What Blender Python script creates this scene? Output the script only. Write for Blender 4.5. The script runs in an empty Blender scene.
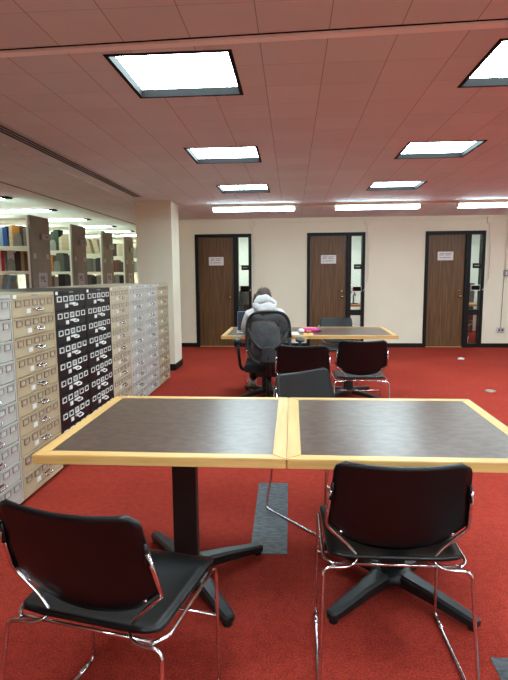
import bpy, bmesh, math, random
from mathutils import Vector, Matrix
C = bpy.context.scene.collection
PI = math.pi
R = math.radians
random.seed(7)

# ------------------------------------------------------------------ colour / materials
def lin(c):
    return tuple((x/255/12.92 if x/255 <= 0.04045 else ((x/255+0.055)/1.055)**2.4) for x in c) + (1.0,)

def mat(name, rgb, rough=0.5, metal=0.0, noise=None, bump=None, spec=None, coat=None):
    m = bpy.data.materials.new(name); m.use_nodes = True
    nt = m.node_tree; b = nt.nodes['Principled BSDF']
    b.inputs['Base Color'].default_value = lin(rgb)
    b.inputs['Roughness'].default_value = rough
    b.inputs['Metallic'].default_value = metal
    if spec is not None: b.inputs['Specular IOR Level'].default_value = spec
    if coat: b.inputs['Coat Weight'].default_value = coat
    tc = nt.nodes.new('ShaderNodeTexCoord')
    if noise:   # (scale vector, rgb2, detail)
        sc, rgb2, det = noise
        mp = nt.nodes.new('ShaderNodeMapping'); mp.inputs['Scale'].default_value = sc
        n = nt.nodes.new('ShaderNodeTexNoise'); n.inputs['Detail'].default_value = det; n.inputs['Scale'].default_value = 1
        r = nt.nodes.new('ShaderNodeValToRGB')
        r.color_ramp.elements[0].position = .35; r.color_ramp.elements[1].position = .65
        r.color_ramp.elements[0].color = lin(rgb); r.color_ramp.elements[1].color = lin(rgb2)
        nt.links.new(tc.outputs['Object'], mp.inputs[0]); nt.links.new(mp.outputs[0], n.inputs['Vector'])
        nt.links.new(n.outputs[0], r.inputs[0]); nt.links.new(r.outputs[0], b.inputs['Base Color'])
    if bump:    # (scale, strength, distance)
        n2 = nt.nodes.new('ShaderNodeTexNoise'); n2.inputs['Scale'].default_value = bump[0]; n2.inputs['Detail'].default_value = 3
        bp = nt.nodes.new('ShaderNodeBump'); bp.inputs['Strength'].default_value = bump[1]; bp.inputs['Distance'].default_value = bump[2]
        nt.links.new(tc.outputs['Object'], n2.inputs['Vector']); nt.links.new(n2.outputs[0], bp.inputs['Height'])
        nt.links.new(bp.outputs[0], b.inputs['Normal'])
    return m

def emit(name, rgb, s):
    m = bpy.data.materials.new(name); m.use_nodes = True
    nt = m.node_tree; nt.nodes.clear()
    e = nt.nodes.new('ShaderNodeEmission'); e.inputs[0].default_value = lin(rgb); e.inputs[1].default_value = s
    o = nt.nodes.new('ShaderNodeOutputMaterial'); nt.links.new(e.outputs[0], o.inputs[0])
    return m

M = {}
M['wall'] = mat('wall_paint', (238, 233, 213), .75, noise=((1.5, 1.5, 1.5), (234, 228, 207), 3), bump=(180, .15, .002))
M['trimblack'] = mat('black_trim', (9, 10, 13), .5, noise=((30, 30, 30), (13, 14, 17), 2), spec=.3)
M['column'] = mat('column_paint', (238, 235, 215), .75, noise=((2, 2, 2), (234, 230, 209), 3))
M['chrome'] = mat('chrome', (225, 225, 228), .13, 1.0, noise=((40, 40, 40), (205, 205, 208), 2))
M['blackplastic'] = mat('black_plastic', (7, 7, 9), .38, bump=(400, .2, .0006), noise=((8, 8, 8), (10, 10, 12), 3), spec=.4)
M['blacksteel'] = mat('black_steel', (14, 15, 17), .45, bump=(300, .3, .0008), noise=((20, 20, 20), (20, 21, 23), 3))
M['rubber'] = mat('rubber', (12, 12, 12), .8, noise=((20, 20, 20), (18, 18, 18), 2))
M['oak'] = mat('blond_wood', (222, 178, 112), .4, noise=((3, 40, 40), (204, 156, 90), 4))
M['oakx'] = mat('blond_wood_cross', (222, 178, 112), .4, noise=((40, 3, 40), (206, 158, 92), 4))
M['lam'] = mat('slate_laminate', (74, 56, 48), .29, noise=((22, 34, 20), (99, 79, 68), 5), spec=.42)
M['white'] = mat('white_card', (232, 232, 230), .6, noise=((30, 30, 30), (224, 224, 222), 2))
M['offwhite'] = mat('offwhite_enamel', (240, 244, 232), .5, noise=((10, 10, 10), (234, 238, 226), 2))
M['endpanel'] = mat('brown_grey_laminate', (138, 128, 118), .6, noise=((4, 4, 4), (130, 120, 110), 3))
M['lightmetal'] = mat('grey_enamel', (150, 150, 150), .45, noise=((10, 10, 10), (140, 140, 140), 2))
M['frame_dark'] = mat('dark_bronze', (8, 6, 6), .7, noise=((20, 20, 20), (12, 10, 10), 2), spec=.1)
M['tape'] = mat('dark_grey_tape', (44, 47, 52), .55, noise=((24, 60, 30), (80, 85, 89), 8), bump=(45, .9, .004))
M['ink'] = mat('ink', (60, 60, 66), .7, noise=((30, 30, 30), (70, 70, 78), 2))
M['brass'] = mat('brass', (190, 160, 105), .25, 1.0, noise=((40, 40, 40), (176, 144, 92), 2))
M['lavender'] = mat('pale_lilac_paper', (186, 176, 184), .7, noise=((30, 30, 30), (178, 168, 176), 2))
M['greyplastic'] = mat('grey_plastic', (50, 52, 55), .45, noise=((30, 30, 30), (44, 46, 49), 2))
M['chairdark'] = mat('charcoal_plastic', (13, 14, 16), .5, noise=((30, 30, 30), (18, 19, 21), 2))
M['seatfabric'] = mat('black_fabric', (14, 14, 17), .95, noise=((200, 200, 200), (24, 24, 28), 2), bump=(600, .4, .001))
M['bookend'] = mat('grey_green_bookend', (138, 144, 136), .45, noise=((20, 20, 20), (128, 134, 126), 2))
M['office_wall'] = mat('office_wall', (232, 234, 230), .8, noise=((2, 2, 2), (226, 229, 224), 2))
M['stain'] = mat('silver_disc', (178, 170, 160), .4, .6, noise=((60, 60, 60), (150, 140, 130), 3))
M['lamp'] = emit('lamp_diffuser', (222, 248, 255), 27.0)
M['tube'] = emit('lamp_tube', (222, 248, 255), 26.0)
M['stacktube'] = emit('stack_lamp_tube', (238, 255, 240), 42.0)
M['officelamp'] = emit('office_lamp', (236, 250, 250), 22.0)
M['screenblue'] = mat('dark_blue_screen', (12, 18, 32), .6, noise=((6, 6, 6), (30, 42, 66), 2))
M['laptopgrey'] = mat('light_grey_laptop', (160, 172, 186), .35, noise=((30, 30, 30), (150, 162, 176), 2))

# carpet
def carpet():
    m = bpy.data.materials.new('red_carpet'); m.use_nodes = True
    nt = m.node_tree; b = nt.nodes['Principled BSDF']; b.inputs['Roughness'].default_value = .95
    b.inputs['Specular IOR Level'].default_value = .1
    L = nt.links.new
    tc = nt.nodes.new('ShaderNodeTexCoord')
    def noise(s, d):
        n = nt.nodes.new('ShaderNodeTexNoise'); n.inputs['Scale'].default_value = s; n.inputs['Detail'].default_value = d
        L(tc.outputs['Object'], n.inputs['Vector']); return n
    a, c, d = noise(1.1, 4), noise(150, 4), noise(26, 5)
    r1 = nt.nodes.new('ShaderNodeValToRGB'); r1.color_ramp.elements[0].position = .3; r1.color_ramp.elements[1].position = .7
    r1.color_ramp.elements[0].color = lin((148, 48, 37)); r1.color_ramp.elements[1].color = lin((166, 57, 43))
    r2 = nt.nodes.new('ShaderNodeValToRGB'); r2.color_ramp.elements[0].position = .3; r2.color_ramp.elements[1].position = .7
    r2.color_ramp.elements[0].color = (.5, .5, .5, 1); r2.color_ramp.elements[1].color = (1.32, 1.32, 1.32, 1)
    r3 = nt.nodes.new('ShaderNodeValToRGB'); r3.color_ramp.elements[0].position = .35; r3.color_ramp.elements[1].position = .6
    r3.color_ramp.elements[0].color = (.86, .86, .86, 1); r3.color_ramp.elements[1].color = (1.04, 1.04, 1.04, 1)
    L(a.outputs[0], r1.inputs[0]); L(c.outputs[0], r2.inputs[0]); L(d.outputs[0], r3.inputs[0])
    def mul(x, y):
        k = nt.nodes.new('ShaderNodeMix'); k.data_type = 'RGBA'; k.blend_type = 'MULTIPLY'; k.inputs[0].default_value = 1
        L(x, k.inputs[6]); L(y, k.inputs[7]); return k.outputs[2]
    L(mul(mul(r1.outputs[0], r2.outputs[0]), r3.outputs[0]), b.inputs['Base Color'])
    bp = nt.nodes.new('ShaderNodeBump'); bp.inputs['Strength'].default_value = .5; bp.inputs['Distance'].default_value = .004
    L(c.outputs[0], bp.inputs['Height']); L(bp.outputs[0], b.inputs['Normal'])
    return m
M['carpet'] = carpet()

# ceiling tiles: 0.299 m squares, thin dark joints
def tiles(name, base, var, ox, oy, px=.299, py=.299, jx=.5, jy=.25):
    m = bpy.data.materials.new(name); m.use_nodes = True
    nt = m.node_tree; b = nt.nodes['Principled BSDF']; b.inputs['Roughness'].default_value = .85
    L = nt.links.new
    tc = nt.nodes.new('ShaderNodeTexCoord'); sp = nt.nodes.new('ShaderNodeSeparateXYZ'); L(tc.outputs['Object'], sp.inputs[0])
    def mth(op, x, y=None):
        k = nt.nodes.new('ShaderNodeMath'); k.operation = op
        for i, v in enumerate((x, y)):
            if v is None: continue
            if isinstance(v, (int, float)): k.inputs[i].default_value = v
            else: L(v, k.inputs[i])
        return k.outputs[0]
    def axis(o, off, p, amount):
        u = mth('DIVIDE', mth('SUBTRACT', o, off), p)
        f = mth('FRACT', u)
        dist = mth('MULTIPLY', mth('MINIMUM', f, mth('SUBTRACT', 1.0, f)), p)
        line = mth('LESS_THAN', dist, .0022)
        return mth('FLOOR', u), mth('MULTIPLY', line, amount)
    fx, lx = axis(sp.outputs[0], ox, px, jx); fy, ly = axis(sp.outputs[1], oy, py, jy)
    cb = nt.nodes.new('ShaderNodeCombineXYZ'); L(fx, cb.inputs[0]); L(fy, cb.inputs[1])
    wn = nt.nodes.new('ShaderNodeTexWhiteNoise'); wn.noise_dimensions = '2D'; L(cb.outputs[0], wn.inputs['Vector'])
    n = nt.nodes.new('ShaderNodeTexNoise'); n.inputs['Scale'].default_value = 2.2; n.inputs['Detail'].default_value = 5
    L(tc.outputs['Object'], n.inputs['Vector'])
    v = mth('ADD', mth('MULTIPLY', wn.outputs[0], .5), mth('MULTIPLY', n.outputs[0], .7))
    rp = nt.nodes.new('ShaderNodeValToRGB'); rp.color_ramp.elements[0].position = .1; rp.color_ramp.elements[1].position = 1
    rp.color_ramp.elements[0].color = lin(var); rp.color_ramp.elements[1].color = lin(base)
    L(v, rp.inputs[0])
    dk = mth('SUBTRACT', 1.0, mth('MAXIMUM', lx, ly))
    mx = nt.nodes.new('ShaderNodeMix'); mx.data_type = 'RGBA'; mx.blend_type = 'MULTIPLY'; mx.inputs[0].default_value = 1
    L(rp.outputs[0], mx.inputs[6]); L(dk, mx.inputs[7]); L(mx.outputs[2], b.inputs['Base Color'])
    n3 = nt.nodes.new('ShaderNodeTexNoise'); n3.inputs['Scale'].default_value = 90; L(tc.outputs['Object'], n3.inputs['Vector'])
    bp = nt.nodes.new('ShaderNodeBump'); bp.inputs['Strength'].default_value = .2; bp.inputs['Distance'].default_value = .003
    L(n3.outputs[0], bp.inputs['Height']); L(bp.outputs[0], b.inputs['Normal'])
    return m
M['ceil'] = tiles('ceiling_tiles', (222, 228, 232), (208, 214, 218), .155, 2.405)

# door wood : vertical grain
def doorwood():
    m = bpy.data.materials.new('door_walnut'); m.use_nodes = True
    nt = m.node_tree; b = nt.nodes['Principled BSDF']; b.inputs['Roughness'].default_value = .45
    L = nt.links.new
    tc = nt.nodes.new('ShaderNodeTexCoord'); mp = nt.nodes.new('ShaderNodeMapping'); mp.inputs['Scale'].default_value = (26, 26, 1.1)
    L(tc.outputs['Object'], mp.inputs[0])
    n = nt.nodes.new('ShaderNodeTexNoise'); n.inputs['Scale'].default_value = 1.4; n.inputs['Detail'].default_value = 7; n.inputs['Distortion'].default_value = .6
    L(mp.outputs[0], n.inputs['Vector'])
    r = nt.nodes.new('ShaderNodeValToRGB'); r.color_ramp.elements[0].position = .3; r.color_ramp.elements[1].position = .72
    r.color_ramp.elements[0].color = lin((76, 50, 28)); r.color_ramp.elements[1].color = lin((120, 86, 50))
    L(n.outputs[0], r.inputs[0]); L(r.outputs[0], b.inputs['Base Color'])
    return m
M['door'] = doorwood()

def glass():
    m = bpy.data.materials.new('clear_glass'); m.use_nodes = True
    nt = m.node_tree; nt.nodes.clear()
    o = nt.nodes.new('ShaderNodeOutputMaterial'); mx = nt.nodes.new('ShaderNodeMixShader')
    t = nt.nodes.new('ShaderNodeBsdfTransparent'); t.inputs[0].default_value = (.9, .94, .92, 1)
    g = nt.nodes.new('ShaderNodeBsdfGlossy'); g.inputs['Roughness'].default_value = .02
    mx.inputs[0].default_value = .07
    nt.links.new(t.outputs[0], mx.inputs[1]); nt.links.new(g.outputs[0], mx.inputs[2]); nt.links.new(mx.outputs[0], o.inputs[0])
    return m
M['glass'] = glass()

def meshfabric():
    m = bpy.data.materials.new('black_mesh_fabric'); m.use_nodes = True
    nt = m.node_tree; nt.nodes.clear()
    o = nt.nodes.new('ShaderNodeOutputMaterial'); mx = nt.nodes.new('ShaderNodeMixShader')
    t = nt.nodes.new('ShaderNodeBsdfTransparent')
    g = nt.nodes.new('ShaderNodeBsdfPrincipled'); g.inputs['Base Color'].default_value = lin((16, 17, 20)); g.inputs['Roughness'].default_value = .7
    tc = nt.nodes.new('ShaderNodeTexCoord'); w = nt.nodes.new('ShaderNodeTexNoise'); w.inputs['Scale'].default_value = 6
    mr = nt.nodes.new('ShaderNodeMapRange'); mr.inputs[3].default_value = .82; mr.inputs[4].default_value = .95
    nt.links.new(tc.outputs['Object'], w.inputs['Vector']); nt.links.new(w.outputs[0], mr.inputs[0]); nt.links.new(mr.outputs[0], mx.inputs[0])
    nt.links.new(t.outputs[0], mx.inputs[1]); nt.links.new(g.outputs[0], mx.inputs[2]); nt.links.new(mx.outputs[0], o.inputs[0])
    return m
M['mesh'] = meshfabric()

# ------------------------------------------------------------------ mesh helpers
def bx(bm, x0, x1, y0, y1, z0, z1, bev=0, mi=0):
    n0 = len(bm.faces)
    vs = [bm.verts.new(p) for p in ((x0,y0,z0),(x1,y0,z0),(x1,y1,z0),(x0,y1,z0),(x0,y0,z1),(x1,y0,z1),(x1,y1,z1),(x0,y1,z1))]
    fs = [bm.faces.new([vs[i] for i in f]) for f in ((3,2,1,0),(4,5,6,7),(0,1,5,4),(1,2,6,5),(2,3,7,6),(3,0,4,7))]
    for f in fs: f.material_index = mi
    if bev:
        es = set(e for f in fs for e in f.edges)
        r = bmesh.ops.bevel(bm, geom=list(es), offset=bev, segments=2, affect='EDGES', profile=.6)
        for f in r['faces']: f.material_index = mi

def prism(bm, pts, axis, a, b, mi=0, bev=0):
    # pts 2D polygon in the other two axes, extruded along axis from a to b
    def P(p, t):
        return (t, p[0], p[1]) if axis == 'x' else (p[0], t, p[1]) if axis == 'y' else (p[0], p[1], t)
    A = [bm.verts.new(P(p, a)) for p in pts]; B = [bm.verts.new(P(p, b)) for p in pts]
    n = len(pts); fs = [bm.faces.new(A[::-1]), bm.faces.new(B)]
    for i in range(n): fs.append(bm.faces.new((A[i], A[(i+1) % n], B[(i+1) % n], B[i])))
    for f in fs: f.material_index = mi
    if bev:
        es = set(e for f in fs for e in f.edges)
        bmesh.ops.bevel(bm, geom=list(es), offset=bev, segments=2, affect='EDGES')

def smooth_path(pts, rad, n=5):
    # round the corners of a polyline
    P = [Vector(p) for p in pts]; out = [P[0]]
    for i in range(1, len(P)-1):
        a, b, c = P[i-1], P[i], P[i+1]
        r = min(rad, (a-b).length*.48, (c-b).length*.48)
        p0 = b + (a-b).normalized()*r; p1 = b + (c-b).normalized()*r
        for k in range(n+1):
            t = k/n; out.append(p0*(1-t)**2 + b*2*t*(1-t) + p1*t*t)
    out.append(P[-1]); return out

def tube(bm, pts, r, seg=8, mi=0, rad=0, flat=None):
    n0 = len(pts)
    if rad: pts = smooth_path(pts, rad)
    P = [Vector(p) for p in pts]
    rr = r if isinstance(r, (list, tuple)) else [r]*len(P)
    if len(rr) != len(P): rr = [rr[min(n0-1, round(i*(n0-1)/(len(P)-1)))] for i in range(len(P))]
    rings = []; up = None
    for i, p in enumerate(P):
        d = (P[min(i+1, len(P)-1)] - P[max(i-1, 0)]).normalized()
        if up is None:
            up = Vector((0,0,1)) if abs(d.z) < .9 else Vector((1,0,0))
        up = (up - d*up.dot(d)).normalized(); s = d.cross(up)
        rings.append([bm.verts.new(p + (up*math.sin(2*PI*k/seg)*(flat or 1) + s*math.cos(2*PI*k/seg))*rr[i]) for k in range(seg)])
    for a, b in zip(rings, rings[1:]):
        for k in range(seg):
            f = bm.faces.new((a[k], a[(k+1) % seg], b[(k+1) % seg], b[k])); f.smooth = True; f.material_index = mi
    f = bm.faces.new(rings[0][::-1]); f.material_index = mi; f = bm.faces.new(rings[-1]); f.material_index = mi

def lathe(bm, prof, c=(0,0,0), seg=20, axis='z', mi=0):
    rings = []
    for (r, h) in prof:
        ring = []
        for k in range(seg):
            a = 2*PI*k/seg; x, y = max(r, 1e-4)*math.cos(a), max(r, 1e-4)*math.sin(a)
            v = (x, y, h) if axis == 'z' else (x, h, y) if axis == 'y' else (h, x, y)
            ring.append(bm.verts.new((c[0]+v[0], c[1]+v[1], c[2]+v[2])))
        rings.append(ring)
    for a, b in zip(rings, rings[1:]):
        for k in range(seg):
            f = bm.faces.new((a[k], a[(k+1) % seg], b[(k+1) % seg], b[k])); f.smooth = True; f.material_index = mi
    bm.faces.new(rings[0][::-1]); bm.faces.new(rings[-1])

def grid(bm, nu, nv, fn, mi=0):
    V = [[bm.verts.new(fn(i/nu, j/nv)) for j in range(nv+1)] for i in range(nu+1)]
    for i in range(nu):
        for j in range(nv):
            f = bm.faces.new((V[i][j], V[i+1][j], V[i+1][j+1], V[i][j+1])); f.smooth = True; f.material_index = mi
    return V

def obj(name, bm, ms, parent=None, mods=None):
    bmesh.ops.recalc_face_normals(bm, faces=bm.faces)
    me = bpy.data.meshes.new(name); bm.to_mesh(me); bm.free()
    for m in (ms if isinstance(ms, (list, tuple)) else [ms]): me.materials.append(m)
    o = bpy.data.objects.new(name, me); C.objects.link(o)
    if parent: o.parent = parent
    return o

def tag(o, label, cat, group=None):
    o['label'] = label; o['category'] = cat
    if group: o['group'] = group
    return o
def thing(name, label, cat, loc=(0,0,0), rotz=0, group=None):
    o = bpy.data.objects.new(name, None); C.objects.link(o); o.empty_display_size = .1
    o.location = loc; o.rotation_euler = (0, 0, rotz); return tag(o, label, cat, group)
def struct(name, bm, m, parent=None):
    o = obj(name, bm, m, parent)
    if not parent: o['kind'] = 'structure'
    return o
def dup(root, loc, rotz, label, group=None, first=False):
    if first: r = root
    else:
        r = copy_tree(root, None)
    r.location = loc; r.rotation_euler = (0, 0, rotz); r['label'] = label
    if group: r['group'] = group
    return r
KIDS = {}
def copy_tree(o, parent):
    c = o.copy(); C.objects.link(c); c.parent = parent
    for ch in [x for x in list(C.objects) if x.parent == o]: copy_tree(ch, c)
    return c
def B(): return bmesh.new()
def solid(o, t, off=0):
    m = o.modifiers.new('thick', 'SOLIDIFY'); m.thickness = t; m.offset = off; return o
def subd(o, n=1):
    m = o.modifiers.new('sub', 'SUBSURF'); m.levels = n; m.render_levels = n; return o

# ------------------------------------------------------------------ the room
H = 2.40; YW = 9.81
bm = B(); bx(bm, -8.5, 7.0, -4.0, 14.5, -.1, 0); struct('floor', bm, M['carpet'])
LX = [-.58, 1.215, 3.01, 4.8]; LY = [-2.6, -.8, 1.0, 2.815, 4.63, 6.43]; LS = .302
bm = B(); xs = [-8.5] + [v for a in LX for v in (a-LS, a+LS)] + [7.0]; ys = [-4.0] + [v for a in LY for v in (a-LS, a+LS)] + [14.5]
for i in range(len(xs)-1):
    if i % 2 == 0: bx(bm, xs[i], xs[i+1], -4.0, 14.5, H, H+.12); continue
    for j in range(0, len(ys)-1, 2): bx(bm, xs[i], xs[i+1], ys[j], ys[j+1], H, H+.12)
struct('ceiling', bm, M['ceil'])
bm = B(); bx(bm, 7.0, 7.1, -4.0, 14.5, -.1, H+.1); struct('wall_right', bm, M['wall'])
bm = B(); bx(bm, -8.6, -8.5, -4.0, 14.5, -.1, H+.1); struct('wall_left', bm, M['wall'])
bm = B(); bx(bm, -8.6, 7.1, -4.1, -4.0, -.1, H+.1); struct('wall_front', bm, M['wall'])
bm = B(); bx(bm, -8.6, 7.1, 14.5, 14.6, -.1, H+.1); struct('wall_far', bm, M['wall'])

FW, FH = 1.065, 2.125           # door frame overall
DX = [-1.824, .275, 2.42]       # left edges of the three door frames
# back wall with three openings
bm = B(); x = -2.3
for d in DX:
    bx(bm, x, d, YW, YW+.12, 0, H); bx(bm, d, d+FW, YW, YW+.12, FH, H); x = d+FW
bx(bm, x, 7.0, YW, YW+.12, 0, H)
struct('wall_back', bm, M['wall'])
bm = B(); bx(bm, -2.3, -2.18, YW+.12, 14.5, 0, H); struct('wall_side', bm, M['wall'])
# partitions of the small offices behind
for i, xx in enumerate((-.45, 1.75, 4.6)):
    bm = B(); bx(bm, xx, xx+.1, YW+.12, 12.6, 0, H); struct('wall_partition_%s' % ['west', 'middle', 'east'][i], bm, M['office_wall'])
bm = B(); bx(bm, -2.18, 4.7, 12.6, 12.7, 0, H); struct('wall_office', bm, M['office_wall'])
# baseboards
bm = B(); x = -2.3
for d in DX:
    bx(bm, x, d, YW-.012, YW, 0, .075, .002); x = d+FW
bx(bm, x, 7.0, YW-.012, YW, 0, .075, .002)
struct('baseboard_back', bm, M['trimblack'])

# doors : frame, leaf, sidelight
for i, d in enumerate(DX):
    e = bpy.data.objects.new('door_%d' % (i+1), None); C.objects.link(e); e.location = (d, YW, 0); e['kind'] = 'structure'
    fr = B(); y0, y1 = -.02, .14
    bx(fr, 0, .06, y0, y1, 0, FH, .003); bx(fr, FW-.055, FW, y0, y1, 0, FH, .003)
    bx(fr, .06, FW-.055, y0, y1, FH-.06, FH, .003); bx(fr, .725, .815, y0, y1, 0, FH-.06, .003)
    bx(fr, .815, FW-.055, .0, .1, 0, .07, .003)
    obj('door_frame', fr, M['trimblack'], e)
    ra = B(); bx(ra, .815, FW-.055, .0, .1, .60, .70, .003); obj('sidelight_rail', ra, M['trimblack'], e)
    lf = B(); bx(lf, .064, .721, .03, .075, .012, FH-.064, .002); obj('door_panel', lf, M['door'], e)
    th = B(); bx(th, .06, .725, .0, .12, .0, .008); obj('threshold', th, M['oak'], e)
    kz = .945; kx = .655
    kb = B(); lathe(kb, [(.03, .03), (.03, .024), (.012, .02), (.012, -.005), (.026, -.012), (.029, -.03), (.02, -.045), (.0, -.048)], (kx, 0, kz), 16, 'y')
    obj('door_knob', kb, M['brass'], e)
    if i > 0:
        kb = B(); lathe(kb, [(.02, .03), (.02, .016), (.012, .012), (.0, .012)], (kx, 0, kz+.1), 14, 'y'); obj('deadbolt', kb, M['brass'], e)
    for nm, z0, z1 in (('sidelight_pane', .70, FH-.06), ('sidelight_pane', .07, .60)):
        g = B(); bx(g, .815, FW-.055, .05, .056, z0, z1); obj(nm, g, M['glass'], e)

# column with black base
bm = B(); bx(bm, -2.20, -1.69, 7.33, 7.80, 0, H); o = struct('column', bm, M['column']) 
bm = B(); bx(bm, -2.212, -1.678, 7.318, 7.812, 0, .095, .002); struct('baseboard_column', bm, M['trimblack'])

# ceiling trims : cross strip, air diffuser slots, long seams
bm = B(); prism(bm, [(-6, 2.62), (6.9, 2.08), (6.9, 2.125), (-6, 2.665)], 'z', H-.014, H); struct('trim_1', bm, mat('ceiling_trim', (254, 254, 254), .5, noise=((4, 4, 4), (250, 250, 250), 2)))
bm = B(); prism(bm, [(-6, 2.612), (6.9, 2.072), (6.9, 2.079), (-6, 2.619)], 'z', H-.003, H); struct('trim_2', bm, M['frame_dark'])
bm = B(); bx(bm, -2.245, -2.235, 0, 7.33, H-.008, H); struct('trim_3', bm, mat('seam_trim', (245, 240, 238), .5, noise=((4, 4, 4), (210, 195, 190), 2)))
bm = B(); bx(bm, -3.18, -3.165, 0, 14.4, H-.006, H); struct('trim_4', bm, mat('seam_dark', (110, 70, 60), .6, noise=((4, 4, 4), (100, 64, 56), 2)))
t = thing('air_diffuser', 'long slotted air diffuser running along the ceiling towards the column', 'air vent', (-2.01, 4.4, H))
bm = B(); bx(bm, -.06, .06, -2.4, 2.45, -.006, 0); obj('diffuser_plate', bm, mat('diffuser_grey', (196, 190, 190), .5, noise=((4, 4, 4), (188, 182, 182), 2)), t)
for k in range(3):
    bm = B(); bx(bm, -.045+k*.036, -.033+k*.036, -2.39, 2.44, -.012, -.006); obj('slot', bm, M['trimblack'], t)

# ------------------------------------------------------------------ ceiling lights (2 ft troffers)
def troffer(name='ceiling_light'):
    t = thing(name, 'x', 'ceiling light')
    bm = B(); s, w = .302, .02
    # black pan recessed into the ceiling, thin flange level with the tiles
    for (a, b_, c, e_) in ((-s, s, -s, -s+w), (-s, s, s-w, s), (-s, -s+w, -s+w, s-w), (s-w, s, -s+w, s-w)):
        bx(bm, a, b_, c, e_, -.004, .05)
    bx(bm, -s, s, -s, s, .05, .06)
    obj('light_frame', bm, M['frame_dark'], t)
    bm = B(); bx(bm, -s+w, s-w, -s+w, s-w, .038, .044); obj('light_diffuser', bm, M['lamp'], t)
    return t
T0 = troffer(); first = True
names = {(-.58, 2.815): 'large square ceiling light nearest the camera, left of centre',
         (1.215, 2.815): 'square ceiling light cut by the upper right edge of the picture',
         (-.58, 4.63): 'square ceiling light second in the left row of three',
         (1.215, 4.63): 'square ceiling light second in the right row of three',
         (-.58, 6.43): 'small looking square ceiling light farthest in the left row',
         (1.215, 6.43): 'small looking square ceiling light farthest in the right row'}
for lx in LX:
    for ly in LY:
        lab = names.get((lx, ly), 'square ceiling light with a black rim outside the picture, over the reading room')
        dup(T0, (lx, ly, H), 0, lab, 'square recessed ceiling lights', first); first = False

# fluorescent strips near the back wall
t0 = None
for i, (x0, lab) in enumerate(((-1.175, 'fluorescent strip light above the left door, beside the column'), (.62, 'fluorescent strip light above the middle door'), (2.37, 'fluorescent strip light above the right door'), (4.13, 'fluorescent strip light beyond the right edge of the picture'))):
    if not t0:
        t0 = thing('strip_light', lab, 'ceiling light', (x0, 7.85, H), 0, 'fluorescent strips before the back wall')
        bm = B(); bx(bm, 0, 1.22, -.075, .075, -.045, 0, .004); bx(bm, 0, .012, -.05, .05, -.096, -.045); bx(bm, 1.208, 1.22, -.05, .05, -.096, -.045)
        obj('light_housing', bm, M['column'], t0)
        bm = B(); prism(bm, [(-.055, -.0455), (-.058, -.07), (-.045, -.096), (.045, -.096), (.058, -.07), (.055, -.0455)], 'x', .014, 1.206); obj('light_tube', bm, M['tube'], t0)
    else: dup(t0, (x0, 7.85, H), 0, lab)
# raceway linking them
bm = B(); bx(bm, -1.2, 6.5, 7.93, 7.96, H-.03, H, .002); tag(obj('ceiling_raceway', bm, M['column']), 'thin painted cable raceway on the ceiling behind the strip lights', 'raceway')

# strips over the stacks
t0 = None
ords = ['nearest, above the first bookcase aisle', 'second from the camera', 'third from the camera', 'fourth from the camera', 'farthest, just left of the column']
for i, y in enumerate((6.69, 8.01, 9.4, 10.8, 12.05, 13.3)):
    lab = 'long strip light over the book stacks, ' + (ords[i] if i < 5 else 'hidden behind the last bookcase')
    if not t0:
        t0 = thing('stack_light', lab, 'ceiling light', (-3.66, y, H), 0, 'strip lights over the book stacks')
        bm = B(); bx(bm, -4.8, 0, -.06, .06, -.012, 0, .003); bx(bm, -.1, 0, -.06, .06, -.022, -.012, .003); obj('light_housing', bm, M['frame_dark'], t0)
        bm = B(); bx(bm, -4.78, -.1, -.055, .055, -.022, -.0125, .003); obj('light_tube', bm, M['stacktube'], t0)
    else: dup(t0, (-3.66, y, H), 0, lab)
# office lamps
t0 = None
for i, x in enumerate((-1.3, .85, 3.3)):
    lab = 'ceiling panel lighting the small office behind the %s door' % ['left', 'middle', 'right'][i]
    if not t0:
        t0 = thing('office_light', lab, 'ceiling light', (x, 11.1, H))
        bm = B(); bx(bm, -.31, .31, -.61, .61, -.03, 0, .002); obj('light_frame', bm, M['white'], t0)
        bm = B(); bx(bm, -.29, .29, -.59, .59, -.036, -.0302); obj('light_diffuser', bm, M['officelamp'], t0)
    else: dup(t0, (x, 11.1, H), 0, lab)

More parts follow.
